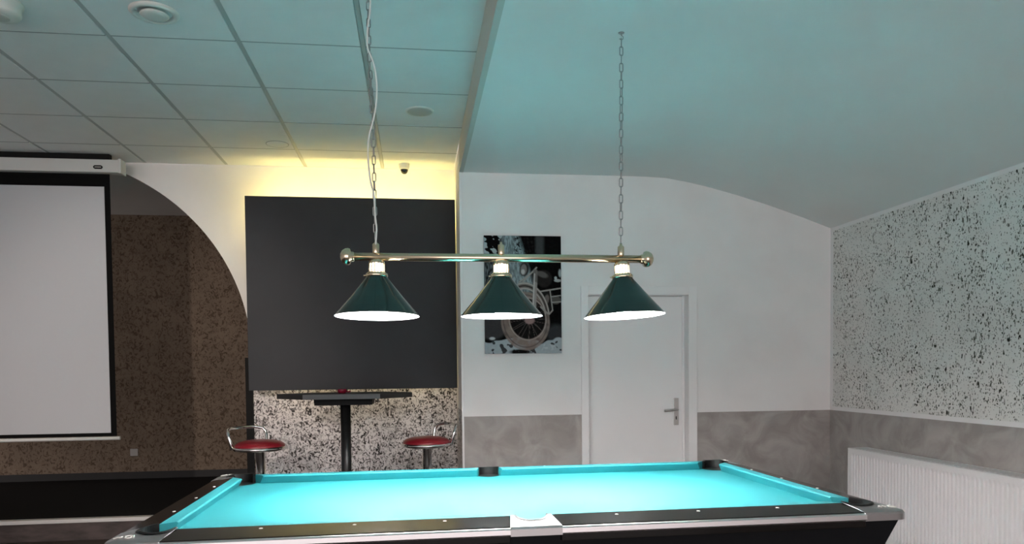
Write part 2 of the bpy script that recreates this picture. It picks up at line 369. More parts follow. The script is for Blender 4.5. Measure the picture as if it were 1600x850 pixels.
# ------------------------------------------------------------------ canvas print of a motorcycle (flat print: colours per vertex)
def print_colours(nu, nv):
    g = np.random.default_rng(5)
    u, v = np.meshgrid((np.arange(nu)+.5)/nu, (np.arange(nv)+.5)/nv)   # v = 0 at the top
    X = 60+u*465; Y = 70+v*713
    def sm(shape, times):
        a = g.random(shape)
        for _ in range(times):
            a = (a+np.roll(a, 1, 0)+np.roll(a, -1, 0)+np.roll(a, 1, 1)+np.roll(a, -1, 1))/5
        a = (a-a.mean())/a.std(); return a
    n1, n2, n3 = sm(u.shape, 3), sm(u.shape, 12), sm(u.shape, 40)
    # streaky noise running down
    st = g.random(u.shape)
    for _ in range(14): st = (st*2+np.roll(st, 1, 0)+np.roll(st, -1, 0))/4
    st = (st+.4*np.roll(st, 1, 1)); st = (st-st.mean())/st.std()
    C = np.zeros(u.shape+(3,)); C[:] = (.004, .004, .0045)
    def put(mask, col, a=1.0):
        mk = np.clip(mask, 0, 1)[..., None]*a; C[:] = C*(1-mk)+np.array(col)*mk
    def soft(d, wd=3): return np.clip(.5-d/wd, 0, 1)
    def ell(cx, cy, rx, ry, rot=0):
        c, s = math.cos(rot), math.sin(rot); a = (X-cx)*c+(Y-cy)*s; b = -(X-cx)*s+(Y-cy)*c
        return (np.sqrt((a/rx)**2+(b/ry)**2)-1)*min(rx, ry)
    def line(x0, y0, x1, y1, wd):
        dx, dy = x1-x0, y1-y0; t = np.clip(((X-x0)*dx+(Y-y0)*dy)/(dx*dx+dy*dy), 0, 1)
        return np.hypot(X-x0-t*dx, Y-y0-t*dy)-wd
    # bark and foliage, upper left and middle
    put(soft(X-270-.30*(Y-70), 25)*soft(Y-420, 60)*soft(170-X, 40)*(.55+.45*np.clip(st+.4, 0, 1)), (.36, .42, .44))
    put(soft(X-200, 40)*soft(Y-420, 60)*soft(200-Y, 40)*np.clip(.45+.5*st, 0, 1), (.20, .215, .23))
    put(soft(X-190, 30)*soft(Y-185, 20)*(n2 > .55), (.45, .50, .52))
    put(soft(X-380-.1*(Y-70), 12)*soft(240-X, 30)*soft(Y-240, 40)*(n1+st*.8 > .9), (.02, .02, .02))
    put(soft(X-420, 20)*soft(370-X, 20)*soft(Y-190, 20), (.16, .165, .17), .5)
    # dark barrel and ground
    put(soft(ell(105, 620, 90, 78), 20), (.075, .073, .076)); put(soft(ell(105, 690, 17, 9), 5), (.55, .57, .58))
    put(soft(ell(490, 665, 60, 60), 30), (.06, .06, .065))
    put(soft(700+14*np.sin(X*.02)+5*n3-Y, 6), (.43, .47, .50)); put(soft(705-Y, 6)*(n2 > .9), (.08, .085, .09))
    put(soft(ell(430, 745, 62, 20), 6)*(n1*.5+n2 > -.4), (.52, .55, .57))
    put(soft(ell(275, 772, 62, 16), 8), (.015, .014, .014)); put(soft(ell(285, 772, 26, 5), 3)*(n1 > .3), (.5, .5, .5))
    # engine and tank, rack
    put(soft(ell(420, 330, 48, 52), 10), (.035, .032, .031)); put(soft(ell(408, 303, 36, 17, .35), 8), (.15, .135, .13))
    put(soft(ell(440, 460, 40, 70), 10), (.030, .027, .026)); put(soft(ell(434, 455, 15, 30, .2), 5), (.19, .165, .155))
    put(soft(ell(490, 458, 30, 26), 6), (.13, .118, .112))
    for (a, b, c, d_, wd) in ((385, 408, 522, 386, 4), (462, 438, 522, 430, 3), (466, 472, 522, 468, 3), (455, 400, 470, 520, 3), (470, 520, 448, 545, 4), (350, 290, 270, 350, 4), (290, 350, 375, 262, 4)):
        put(soft(line(a, b, c, d_, wd)), (.40, .37, .35))
    put(soft(ell(502, 340, 22, 9), 3), (.45, .44, .43)); put(soft(ell(490, 325, 8, 10), 3), (.5, .5, .5)); put(soft(ell(516, 295, 9, 24), 4), (.42, .44, .45))
    # wheel
    wheel = ell(305, 585, 147, 178, -.10); inner = ell(318, 572, 106, 122, -.10)
    put(soft(inner, 4), (.020, .018, .018))
    for k in range(26):
        a = k*2*math.pi/26+.1*math.sin(k*7); b = a+(.35 if k % 2 else -.35)
        put(soft(line(330+14*math.cos(a), 575+14*math.sin(a), 318+112*math.cos(b), 572+126*math.sin(b), .4), 2.5)*soft(inner, 4), (.34, .29, .275), .8)
    tyre = np.minimum(soft(wheel, 5), soft(-inner, 5))
    put(tyre*np.clip(.85+.12*n2, 0, 1), (.295, .235, .212)); put(tyre*soft(np.abs(wheel+16)-2.5, 3), (.12, .095, .088), .7)
    put(tyre*soft(np.abs(inner-5)-3, 3), (.45, .38, .35), .8)
    put(soft(ell(330, 580, 30, 24), 8), (.36, .26, .25))
    # mudguard, fork, lamp
    fen = np.abs(ell(310, 560, 128, 188, -.1)); up_ = soft(Y-545, 10)*soft(262-X, 10)
    put(soft(fen-15, 4)*up_, (.25, .22, .205)); put(soft(np.abs(fen-11)-2.4, 3)*up_, (.50, .46, .44)); put(soft(fen-3, 4)*up_, (.05, .045, .043))
    put(soft(line(368, 285, 366, 360, 13), 5), (.21, .185, .178)); put(soft(line(366, 360, 358, 505, 12), 5), (.36, .33, .32)); put(soft(line(363, 300, 352, 500, 3), 3), (.60, .57, .56))
    put(soft(line(398, 500, 440, 540, 5), 4), (.36, .33, .31))
    put(soft(ell(300, 272, 27, 42, .1), 5), (.05, .046, .045)); put(soft(ell(297, 275, 19, 33, .1), 5), (.26, .235, .23)); put(soft(ell(293, 288, 11, 15), 6), (.55, .53, .53))
    C += (n1*.012)[..., None]*(.1+C)
    return np.clip(C, .001, .8)**1.22
def canvas():
    x0, x1, z0, z1 = .524, 1.110, 1.451, 2.336; y = YR-.004
    body = MB().box((x0, y-.02, z0), (x1, y, z1)).build('canvas_print', 'black_satin', bevel=.002)
    nu, nv = 140, 212; xsr = np.linspace(x0, x1, nu+1); zs = np.linspace(z1, z0, nv+1)
    vv = [(float(x), y-.0212, float(z)) for z in zs for x in xsr]
    ff = [(j*(nu+1)+i, (j+1)*(nu+1)+i, (j+1)*(nu+1)+i+1, j*(nu+1)+i+1) for j in range(nv) for i in range(nu)]
    me = bpy.data.meshes.new('printed_face'); me.from_pydata(vv, [], ff)
    a = me.color_attributes.new('print', 'FLOAT_COLOR', 'POINT')
    c = print_colours(nu+1, nv+1).reshape(-1, 3); a.data.foreach_set('color', np.concatenate([c, np.ones((len(c), 1))], 1).astype(np.float32).ravel())
    m = mat('motorcycle_print', (.1, .1, .1), .65, spec=.05); n, l = nodes(m)
    at = n.new('ShaderNodeAttribute'); at.attribute_name = 'print'; l.new(at.outputs['Color'], bsdf(m).inputs['Base Color'])
    me.materials.append(m); o = bpy.data.objects.new('printed_face', me); COL.objects.link(o); o.parent = body
    tag(o, 'black and white photograph of an old motorcycle with sepia front wheel')
    tag(body, 'unframed canvas print of an old motorcycle left of the door', 'picture')
canvas()

# ------------------------------------------------------------------ black panel with light strips behind
pan = MB().box((-1.303, 6.10, 1.185), (.341, 6.125, 2.712)).build('wall_panel', 'panel', bevel=.002)
tag(pan, 'large black square wall panel lit from behind, above the bar table', 'wall panel')
MB().box((-1.24, 6.126, 2.645), (.28, 6.134, 2.668)).build('light_strip', 'led', pan)
MB().box((-1.24, 6.126, 1.280), (.28, 6.134, 1.292)).build('light_strip', 'led_low', pan)
for x in (-1.0, .05):
    for z in (1.5, 2.35): MB().box((x-.02, 6.125, z-.02), (x+.02, YL-.004, z+.02)).build('spacer', 'black_matte', pan)

# ------------------------------------------------------------------ projection screen
scr = tag(empty('projection_screen', (0, 0, 0)), 'pull-down white projection screen with black border hanging before the arch', 'screen')
SX0, SX1 = -4.55, -2.354
MB().box((SX0-.12, 6.09, 2.868), (-2.225, 6.185, 2.965)).build('case', 'alu_white', scr, .006)
MB().box((-2.228, 6.085, 2.862), (-2.205, 6.19, 2.972)).build('end_cap', 'alu_white', scr, .006)
MB().box((SX0-.05, 6.12, 2.966), (-2.30, 6.17, 3.014)).build('ceiling_bracket', 'black_matte', scr)
fab = MB().box((SX0-.045, 6.149, .846), (SX1+.042, 6.1505, 2.875)).build('fabric_border', 'screen_black', scr)
MB().box((SX0, 6.1465, .872), (SX1, 6.149, 2.771)).build('projection_surface', 'screen', scr)
MB().tube([(SX0-.09, 6.15, .829), (-2.288, 6.15, .829)], .014, 12).build('bottom_bar', 'alu_white', scr)
bd = MB()
ol = []
for i in range(24):
    a = 2*math.pi*i/24; ol.append((-2.372+math.copysign(.018, math.cos(a))+.016*math.cos(a), 6.086, 2.905+.014*math.sin(a)))
bd.loft([ol, [(x, 6.091, z) for x, y, z in ol]]); badge = bd.build('badge', 'black_matte', scr)
MB().box((-2.395, 6.0852, 2.902), (-2.349, 6.0865, 2.908)).build('badge_mark', 'socket', badge)

tag(MB().box((-3.135, YB-.012, .42), (-3.055, YB, .50)).build('wall_socket', 'socket', bevel=.004), 'small pale square socket on the brown wallpaper beside the screen', 'socket')

# ------------------------------------------------------------------ ceiling fittings
v1 = MB().lathe([(.080, .003), (.108, .003), (.110, -.004), (.100, -.014), (.086, -.016), (.079, -.006), (.076, .003)], 48, caps=False).build('ventilation_valve', 'plastic', loc=(-1.183, 3.722, ZL))
tag(v1, 'round white ventilation valve nearest the camera on the tiled ceiling', 'valve')
MB().lathe([(0.001, .002), (.078, .002)], 40).build('dark_gap', 'black_matte', v1)
MB().lathe([(.001, -.026), (.040, -.025), (.058, -.021), (.064, -.015), (.060, -.010), (.02, -.006), (.02, .002)], 40).build('valve_disc', 'plastic', v1)
v2 = MB().lathe([(.001, -.012), (.055, -.011), (.078, -.007), (.086, .0), (.086, .003)], 40).build('ceiling_speaker', 'grille', loc=(.055, 4.94, ZL))
tag(v2, 'round grey ceiling speaker between the chain and the ceiling step', 'speaker')
MB().lathe([(.080, -.007), (.089, -.007), (.092, .0), (.092, .003)], 40, caps=False).build('trim_ring', 'plastic', v2)
v3 = MB().lathe([(.001, -.006), (.06, -.005), (.078, -.003), (.082, .002)], 40).build('ceiling_speaker', 'tile', loc=(-.985, 5.745, ZL))
tag(v3, 'flat round ceiling speaker in warm glow above the black panel', 'speaker')
MB().lathe([(.076, -.004), (.083, -.004), (.085, .002)], 40, caps=False).build('trim_ring', 'runner', v3)
v4 = MB().lathe([(.001, -.068), (.05, -.067), (.082, -.060), (.088, -.050), (.088, -.012), (.098, -.010), (.100, 0)], 40).build('ceiling_lamp', 'plastic', loc=(-1.845, 3.70, ZL))
tag(v4, 'white round surface fitting in the upper left corner of the ceiling', 'ceiling fitting')
MB().lathe([(.001, -.071), (.040, -.070), (.045, -.066)], 32).build('cover_disc', 'grille', v4)
cam1 = MB().lathe([(.001, -.046), (.034, -.046), (.041, -.036), (.044, -.008), (.044, 0)], 32).build('security_camera', 'plastic', loc=(-.063, 6.205, ZL))
tag(cam1, 'small white dome security camera with black lens above the panel', 'camera')
MB().lathe([(.001, -.082), (.012, -.080), (.022, -.072), (.029, -.058), (.031, -.045), (.030, -.040)], 28).build('lens_dome', 'smoke', cam1)

# ------------------------------------------------------------------ radiator
rad = tag(empty('radiator', (0, 0, 0)), 'white ribbed panel radiator on the right wall below the wainscot', 'radiator')
RX, RY1, RZ0, RZ1, RY0 = 3.128, 5.07, .13, .733, 2.57
mb = MB(); pitch_ = .0333; n = int((RY1-.03-RY0-.03)/pitch_); ys = []; tops = []
zt, zb = RZ1-.055, RZ0+.05
sec = []
for k in range(n):
    y = RY1-.03-k*pitch_
    sec += [(y, 0), (y-.011, 0), (y-.0155, .009), (y-.0285, .009)]
sec.append((RY1-.03-n*pitch_, 0))
rows = [(RZ0, 0), (zb-.02, 0), (zb+.005, 1), (zt-.005, 1), (zt+.02, 0), (RZ1-.004, 0)]
secs = [[(RX+d*q, y, z) for y, d in [(RY1, 0)]+sec+[(RY0, 0)]] for z, q in rows]
mb.loft(secs, closed_sec=False, caps=False); mb.build('front_panel', 'rad', rad)
MB().box((RX+.012, RY0+.02, RZ0+.02), (RX+.018, RY1-.02, RZ1-.02)).build('back_sheet', 'rad', rad)
MB().box((RX+.15, RY0, RZ0), (RX+.155, RY1, RZ1-.004)).build('rear_panel', 'rad', rad)
MB().box((RX-.002, RY1-.002, RZ0), (RX+.157, RY1+.002, RZ1)).build('side_panel', 'rad', rad)
MB().box((RX-.002, RY0-.002, RZ0), (RX+.157, RY0+.002, RZ1)).build('side_panel', 'rad', rad)
tg = MB().box((RX-.003, RY0, RZ1-.006), (RX+.157, RY1, RZ1)).build('top_cover', 'rad', rad, .002)
sl = MB()
for k in range(60):
    y = RY1-.05-k*.04; sl.box((RX+.03, y-.010, RZ1-.0005), (RX+.13, y+.010, RZ1+.0008))
tag(sl.build('grille_slots', 'rad_dark', tg), kind='stuff')
for y in (RY1-.2, RY0+.2): MB().box((RX+.155, y-.02, RZ0+.1), (XR-.0055, y+.02, RZ1-.1)).build('wall_bracket', 'rad', rad)

# ------------------------------------------------------------------ bar table and what stands on it
BT = (-.508, 5.55)
bt = tag(empty('bar_table', (BT[0], BT[1], 0)), 'tall black bar table with angular top below the black panel', 'table')
ztop = 1.172; ra = .485
hexa = [(ra, 0), (.262, .27), (-.262, .27), (-ra, 0), (-.262, -.27), (.262, -.27)]
poly_prism(hexa, ztop-.036, ztop).build('table_top', 'black_satin', bt, .002)
MB().box((-.263, -.275, ztop-.035), (.263, -.2702, ztop-.0005)).build('lit_front_edge', 'lit_edge', bt)  # thin lighter strip painting the black top's front face as lit
MB().frustum([(-.20, -.16, ztop-.082), (.20, -.16, ztop-.082), (.20, .16, ztop-.082), (-.20, .16, ztop-.082)], [(-.205, -.165, ztop-.036), (.205, -.165, ztop-.036), (.205, .165, ztop-.036), (-.205, .165, ztop-.036)]).build('apron', 'black_matte', bt, .002)
MB().lathe([(.037, .03), (.037, ztop-.08)], 28).build('column', 'black_satin', bt)
MB().lathe([(.001, 0), (.26, 0), (.262, .012), (.20, .022), (.05, .034), (.038, .05)], 40).build('base_plate', 'black_satin', bt)
cp = MB().lathe([(.001, 0), (.022, 0), (.031, .008), (.034, .022), (.032, .030), (.028, .030), (.029, .022), (.02, .008), (.001, .006)], 28).build('candle_holder', 'red_glass', loc=(BT[0]-.02, BT[1]-.02, ztop))
tag(cp, 'small red glass candle holder on the bar table', 'candle holder')
MB().lathe([(.001, .007), (.018, .008), (.018, .018), (.001, .018)], 20).build('tealight', 'plastic', cp)
MB().tube([(.030, 0, .012), (.050, 0, .010), (.060, 0, .016)], .005, 8).build('grip', 'red_glass', cp)

# ------------------------------------------------------------------ bar stools
def stool(loc, back, half, label):
    s = tag(empty('bar_stool', (*loc, 0)), label, 'stool', 'red bar stools at the bar table')
    zs = .765; r = .185
    MB().lathe([(.001, 0), (.235, 0), (.237, .008), (.18, .020), (.08, .034), (.04, .05)], 40).build('base', 'chrome', s)
    MB().lathe([(.040, .04), (.040, .45), (.036, .455), (.036, zs)], 28).build('column', 'chrome', s)
    MB().lathe([(.038, .42), (.046, .425), (.046, .47), (.036, .475)], 28).build('collar', 'black_satin', s)
    MB().lathe([(.001, zs-.004), (r-.02, zs-.004), (r-.004, zs), (r+.004, zs+.010), (r+.004, zs+.018), (r-.004, zs+.026), (.001, zs+.024)], 48).build('rim', 'chrome', s)
    MB().lathe([(r-.012, zs+.020), (r-.006, zs+.028), (r-.012, zs+.040), (r-.035, zs+.056), (r-.075, zs+.068), (.05, zs+.075), (.001, zs+.077)], 48, caps=False).build('seat_cushion', 'red', s)
    rb = r+.012; a0, a1 = back-half, back+half
    def pt(a, z, k=1.0): return (rb*k*math.cos(a), rb*k*math.sin(a), z)
    H_ = .155; pts = [pt(a0, zs+.006, .97)]
    pts += [pt(a0, zs+.04), pt(a0, zs+.085, 1.06), pt(a0+.03, zs+H_-.035, 1.10), pt(a0+.14, zs+H_-.008, 1.12)]
    for k in range(1, 10): pts.append(pt(a0+.25+(a1-a0-.5)*k/10, zs+H_, 1.13))
    pts += [pt(a1-.14, zs+H_-.008, 1.12), pt(a1-.03, zs+H_-.035, 1.10), pt(a1, zs+.085, 1.06), pt(a1, zs+.04), pt(a1, zs+.006, .97)]
    MB().tube(pts, .0115, 10).build('back_loop', 'chrome', s)
    fr = [(.15*math.cos(2*math.pi*k/28)+.0, .15*math.sin(2*math.pi*k/28), .30) for k in range(28)]
    MB().tube(fr, .008, 8, closed=True).build('foot_ring', 'chrome', s)
    return s
stool((-1.13, 5.62), R(140), R(52), 'red and chrome bar stool standing left of the bar table')
stool((.078, 5.60), R(28), R(45), 'red and chrome bar stool standing right of the bar table')

# ------------------------------------------------------------------ pool table
pt_ = tag(empty('pool_table', (.383, 3.207, 0), .0166), 'black pool table with bright cyan cloth and silver corners', 'pool table')
HX, HY = 1.365, .757
IX, IY = HX-.110, HY-.110
NX, NY = IX-.050, IY-.050
ZT = .822; BED = ZT-.042; DROP = .018
def ztop_(x, y):
    d = max(abs(x)-IX, abs(y)-IY, 0)/.11; return ZT-DROP*min(d, 1.2)
# slate with cloth
bed = MB().box((-IX-.005, -IY-.005, BED-.03), (IX+.005, IY+.005, BED)); bed.build('bed_cloth', 'cloth', pt_)
def cushion(p0, p1, nrm, e0, e1, back0, back1):
    # p0,p1: nose end points along the rail; nrm: unit vector towards the rail; back ends extended by back0/back1
    t = (Vector(p1)-Vector(p0)).normalized(); n_ = Vector(nrm); w = IX-NX
    prof_ = [(1, ZT), (.10, ZT-.0005), (0, ZT-.005), (.02, ZT-.008), (.45, BED+.0005), (1, BED+.0005)]
    secs = []
    for P, s, bk in ((Vector(p0), -1, back0), (Vector(p1), 1, back1)):
        secs.append([tuple((P+n_*(w*k)+t*(s*bk*k)).to_3d()+Vector((0, 0, z))) for k, z in prof_])
    mb = MB(); mb.loft(secs); return mb.build('cushion', 'cloth', pt_)
cc = .083; sp_ = .066
for sy in (-1, 1):
    for sx in (-1, 1):
        a, b = (sx*sp_, sy*NY), (sx*(NX-cc), sy*NY)
        cushion(a, b, (0, sy), 0, 0, .014, .046)
for sx in (-1, 1):
    cushion((sx*NX, -(NY-cc)), (sx*NX, NY-cc), (sx, 0), 0, 0, .046, .046)
# rails, sloping gently outwards
CE = .175     # corner casting length measured from the outer corner
SP = .088     # half width of the side casting
def rail(pa, pb, pc, pd, zlow):
    mb = MB(); o = [pa, pb, pc, pd]
    mb.loft([[(x, y, zlow) for x, y in o], [(x, y, ztop_(x, y)) for x, y in o]]); return mb.build('rail', 'rail', pt_, .002)
OT = .006
for sy in (-1, 1):
    for sx in (-1, 1):
        rail((sx*(SP-.012), sy*IY), (sx*(NX-.022), sy*IY), (sx*(HX-CE+.012), sy*(HY-OT)), (sx*SP, sy*(HY-OT)), BED-.03)
        # silver band along the outer edge
        x0, x1 = sx*SP, sx*(HX-CE+.012)
        tb = MB(); prof2 = [(HY-.008, -.0015), (HY-.001, -.003), (HY+.004, -.008), (HY+.004, -.024), (HY+.001, -.029), (HY-.012, -.030)]
        tb.loft([[(x, sy*y, ZT-DROP+dz) for y, dz in prof2] for x in (x0, x1)], smooth=False); tb.build('trim_band', 'trim', pt_)
for sx in (-1, 1):
    rail((sx*IX, -(NY-.022)), (sx*IX, NY-.022), (sx*(HX-OT), HY-CE+.012), (sx*(HX-OT), -(HY-CE+.012)), BED-.03)
    tb = MB(); prof2 = [(HX-.008, -.0015), (HX-.001, -.003), (HX+.004, -.008), (HX+.004, -.024), (HX+.001, -.029), (HX-.012, -.030)]
    tb.loft([[(sx*x, y, ZT-DROP+dz) for x, dz in prof2] for y in (-(HY-CE+.012), HY-CE+.012)]); tb.build('trim_band', 'trim', pt_)
# corner castings with pocket cut-outs
def strip_mesh(inner, outer, zlow, mname, name, zf, parent, dz=0.0, bevel=.002):
    mb = MB(); n = len(inner)
    for i in range(n-1):
        a, b, c, d_ = inner[i], inner[i+1], outer[i+1], outer[i]
        mb.add([(a[0], a[1], zf(*a)+dz), (b[0], b[1], zf(*b)+dz), (c[0], c[1], zf(*c)+dz), (d_[0], d_[1], zf(*d_)+dz)], [(0, 1, 2, 3)])
        mb.add([(c[0], c[1], zf(*c)+dz), (d_[0], d_[1], zf(*d_)+dz), (d_[0], d_[1], zlow), (c[0], c[1], zlow)], [(0, 1, 2, 3)])
        mb.add([(a[0], a[1], zf(*a)+dz), (b[0], b[1], zf(*b)+dz), (b[0], b[1], zlow), (a[0], a[1], zlow)], [(0, 1, 2, 3)])
    for k in (0, n-1):
        a, d_ = inner[k], outer[k]
        mb.add([(a[0], a[1], zf(*a)+dz), (d_[0], d_[1], zf(*d_)+dz), (d_[0], d_[1], zlow), (a[0], a[1], zlow)], [(0, 1, 2, 3)])
    return mb.build(name, mname, parent)
def arc(cx, cy, r, a0, a1, n): return [(cx+r*math.cos(a0+(a1-a0)*i/n), cy+r*math.sin(a0+(a1-a0)*i/n)) for i in range(n+1)]
def corner(sx, sy):
    # canonical corner +x,+y, mirrored
    pc = (IX-.020, IY-.020); pr = .060
    hole = [(NX-.030, IY)]+[p for p in arc(*pc, pr, R(133), R(-43), 18)]+[(IX, NY-.030)]
    rr = .045; hx, hy = HX+.004, HY+.004
    out_pts = [(HX-CE+.010, hy)]+[(HX-CE+.010+(hx-rr-HX+CE-.010)*k/5, hy) for k in range(1, 5)]+arc(hx-rr, hy-rr, rr, R(90), R(0), 9)+[(hx, HY-CE+.010+(hy-rr-HY+CE-.010)*k/5) for k in range(4, 0, -1)]+[(hx, HY-CE+.010)]
    # resample the outline to as many points as the hole
    def resample(p, n):
        d = [0]
        for a, b in zip(p[:-1], p[1:]): d.append(d[-1]+math.hypot(b[0]-a[0], b[1]-a[1]))
        o = []
        for k in range(n):
            t = d[-1]*k/(n-1); i = max(j for j in range(len(d)-1) if d[j] <= t+1e-9); f = (t-d[i])/max(d[i+1]-d[i], 1e-9)
            o.append((p[i][0]+(p[i+1][0]-p[i][0])*f, p[i][1]+(p[i+1][1]-p[i][1])*f))
        return o
    outl = resample(out_pts, 41); inl = resample(hole, 41)
    mid = [((a[0]+b[0])/2, (a[1]+b[1])/2) for a, b in zip(inl, outl)]
    S = lambda L: [(x*sx, y*sy) for x, y in L]
    mb = MB()
    rows = [[(x, y, ztop_(x, y)-.004) for x, y in S(inl)], [(x, y, ztop_(x, y)+.001) for x, y in S(inl)], [(x, y, ztop_(x, y)+.002) for x, y in S(mid)],
            [(x*.9965, y*.9945, ztop_(x, y)+.0005) for x, y in S(outl)], [(x, y, ZT-DROP-.007) for x, y in S(outl)], [(x, y, ZT-DROP-.030) for x, y in S(outl)], [(x*.985, y*.975, ZT-DROP-.034) for x, y in S(outl)]]
    mb.loft(rows, closed_sec=False, caps=False, smooth=False)
    for k in (0, 40):
        mb.add([r_[k] for r_ in rows], [tuple(range(len(rows)))])
    cst = mb.build('corner_casting', 'cast', pt_)
    # pocket liner: rubber tube wall with bottom
    lin = MB(); A0, A1 = R(165), R(-75)
    rows = [[(x*sx, y*sy, ztop_(x, y)+.0035) for x, y in arc(*pc, pr+.009, A0, A1, 24)], [(x*sx, y*sy, ztop_(x, y)+.007) for x, y in arc(*pc, pr+.003, A0, A1, 24)],
            [(x*sx, y*sy, ztop_(x, y)+.005) for x, y in arc(*pc, pr-.004, A0, A1, 24)], [(x*sx, y*sy, BED-.10) for x, y in arc(*pc, pr-.005, A0, A1, 24)]]
    lin.loft(rows, closed_sec=False, caps=False, smooth=False)
    lin.add([(x*sx, y*sy, BED-.09) for x, y in arc(*pc, pr, 0, 2*math.pi*23/24, 23)], [tuple(range(24))])
    po = lin.build('pocket', 'rubber', pt_)
    # dark mouth on the bed
    mo = MB(); m_out = arc(*pc, .075, R(133+20), R(-43-20+360), 14)
    mo.add([(x*sx, y*sy, BED+.0012) for x, y in arc(pc[0]-.004, pc[1]-.004, .066, 0, 2*math.pi*27/28, 27)], [tuple(range(28))])
    mo.build('pocket_mouth', 'rubber', po)
    # cast emblem near the outer corner
    em = MB(); ex, ey = HX-.052, HY-.046
    def loc(u, v): x, y = ex+u, ey+v; return (x*sx, y*sy, ztop_(x, y)+.0045)
    fx = sx
    strokes = [[(-.034, -.004), (-.026, .006), (-.018, -.006), (-.010, .006), (-.004, -.002)],
               [(.016+.011*math.cos(a), .001+.010*math.sin(a)) for a in [R(40+28*k) for k in range(11)]], [(.004, -.006), (.006, .008)], [(.028, -.008), (.030, .006)]]
    for s_ in strokes: em.tube([loc(fx*u, v) for u, v in s_], .0022, 6)
    em.build('emblem', 'pearl', cst)
for sx in (-1, 1):
    for sy in (-1, 1): corner(sx, sy)
# side castings
def side(sy):
    pc = (0, .703); pr = .054
    hole = [(-(sp_-.012), IY)]+arc(pc[0], pc[1], pr, R(190), R(-10), 20)[::1]+[((sp_-.012), IY)]
    hole = [(-.055, IY)]+arc(0, IY, .055, R(180), R(0), 20)+[(.055, IY)]
    out = [(-SP+2*SP*k/22, HY+.005) for k in range(23)]
    # pincushion flanks
    inl = hole[:]; inl[0] = (-(SP-.016), IY); inl[-1] = (SP-.016, IY)
    inl = [inl[0]]+hole[1:-1]+[inl[-1]]
    mb = MB(); n = len(inl)
    outl = [(-SP+2*SP*k/(n-1), HY+.005) for k in range(n)]
    rows = [[(x, y*sy, ztop_(x, y)-.004) for x, y in inl], [(x, y*sy, ztop_(x, y)+.001) for x, y in inl], [(x, (y-.008)*sy, ztop_(x, y)+.0022) for x, y in outl], [(x, y*sy, ZT-DROP-.006) for x, y in outl], [(x, y*sy, ZT-DROP-.030) for x, y in outl], [(x*.98, (y-.02)*sy, ZT-DROP-.034) for x, y in outl]]
    mb.loft(rows, closed_sec=False, caps=False)
    for k in (0, n-1): mb.add([r_[k] for r_ in rows], [tuple(range(len(rows)))])
    cs = mb.build('side_casting', 'cast', pt_)
    lin = MB(); ar = arc(0, IY, .054, R(180), R(0), 20)
    rows = [[(x, y*sy, ztop_(x, y)+.003) for x, y in arc(0, IY, .061, R(180), R(0), 20)], [(x, y*sy, ztop_(x, y)+.005) for x, y in arc(0, IY, .055, R(180), R(0), 20)], [(x, y*sy, ztop_(x, y)+.003) for x, y in arc(0, IY, .051, R(180), R(0), 20)], [(x, y*sy, BED-.1) for x, y in arc(0, IY, .050, R(180), R(0), 20)]]
    lin.loft(rows, closed_sec=False, caps=False, smooth=False)
    lin.add([(x, y*sy, BED-.09) for x, y in arc(0, IY-.01, .06, 0, 2*math.pi*23/24, 23)], [tuple(range(24))])
    po = lin.build('pocket', 'rubber', pt_)
    MB().add([(x, y*sy, BED+.0012) for x, y in arc(0, IY-.004, .056, 0, 2*math.pi*27/28, 27)], [tuple(range(28))]).build('pocket_mouth', 'rubber', po)
for sy in (-1, 1): side(sy)
# sights
sm_ = MB().lathe([(.0065, 0), (.0065, .0012), (.004, .002), (.001, .002)], 14).mesh('sight', 'pearl')
def sight(x, y):
    o = bpy.data.objects.new('sight', sm_); COL.objects.link(o); o.parent = pt_; o.location = (x, y, ztop_(x, y)-.0003)
for sy in (-1, 1):
    for sx in (-1, 1):
        for k in (1, 2, 3): sight(sx*NX*k/4, sy*(IY+.026))
for sx in (-1, 1):
    for k in (-1, 0, 1): sight(sx*(IX+.026), NY*k/2)
# cabinet and legs
def ring(x, y, z): return [(-x, -y, z), (x, -y, z), (x, y, z), (-x, y, z)]
MB().frustum(ring(HX-.130, HY-.130, .44), ring(HX-.020, HY-.020, ZT-DROP-.029)).build('cabinet', 'cab', pt_, .004)
MB().box((-HX+.122, -HY+.122, .36), (HX-.122, HY-.122, .442)).build('base_rail', 'cab', pt_, .004)
for sx in (-1, 1):
    for sy in (-1, 1):
        cx_, cy_ = sx*.95, sy*.38
        def rg(s, z): return [(cx_-s, cy_-s, z), (cx_+s, cy_-s, z), (cx_+s, cy_+s, z), (cx_-s, cy_+s, z)]
        lg = MB().frustum(rg(.085, .02), rg(.13, .36)).build('leg', 'cab', pt_, .004)
        MB().lathe([(.06, 0), (.06, .012), (.05, .02)], 24, (cx_, cy_, 0)).build('levelling_foot', 'steel', lg)

# ------------------------------------------------------------------ billiard lamp
LY = 3.24; BZ = 1.8155
lamp = tag(empty('billiard_lamp', (0, LY, 0)), 'brass bar billiard lamp with three dark green shades over the pool table', 'lamp')
MB().tube([(-.262, 0, BZ), (1.020, 0, BZ)], .0172, 24).build('bar', 'brass', lamp)
def knob(x, s):
    pr = [(.017, -.02), (.021, -.016), (.021, -.006), (.033, -.002), (.036, .006), (.034, .018), (.027, .030), (.014, .038), (.001, .040)]
    MB().lathe([(r, s*h+x) for r, h in pr], 28, (0, 0, BZ), 'x').build('end_knob', 'brass', lamp)
knob(-.268, -1); knob(1.022, 1)
def eye(x, tall):
    c = MB().lathe([(.014, BZ+.012), (.0145, BZ+.018), (.0145, BZ+.052), (.012, BZ+.056), (.006, BZ+.060), (.005, BZ+tall)], 20, (x, 0, 0)).build('hanger', 'brass', lamp)
    return c
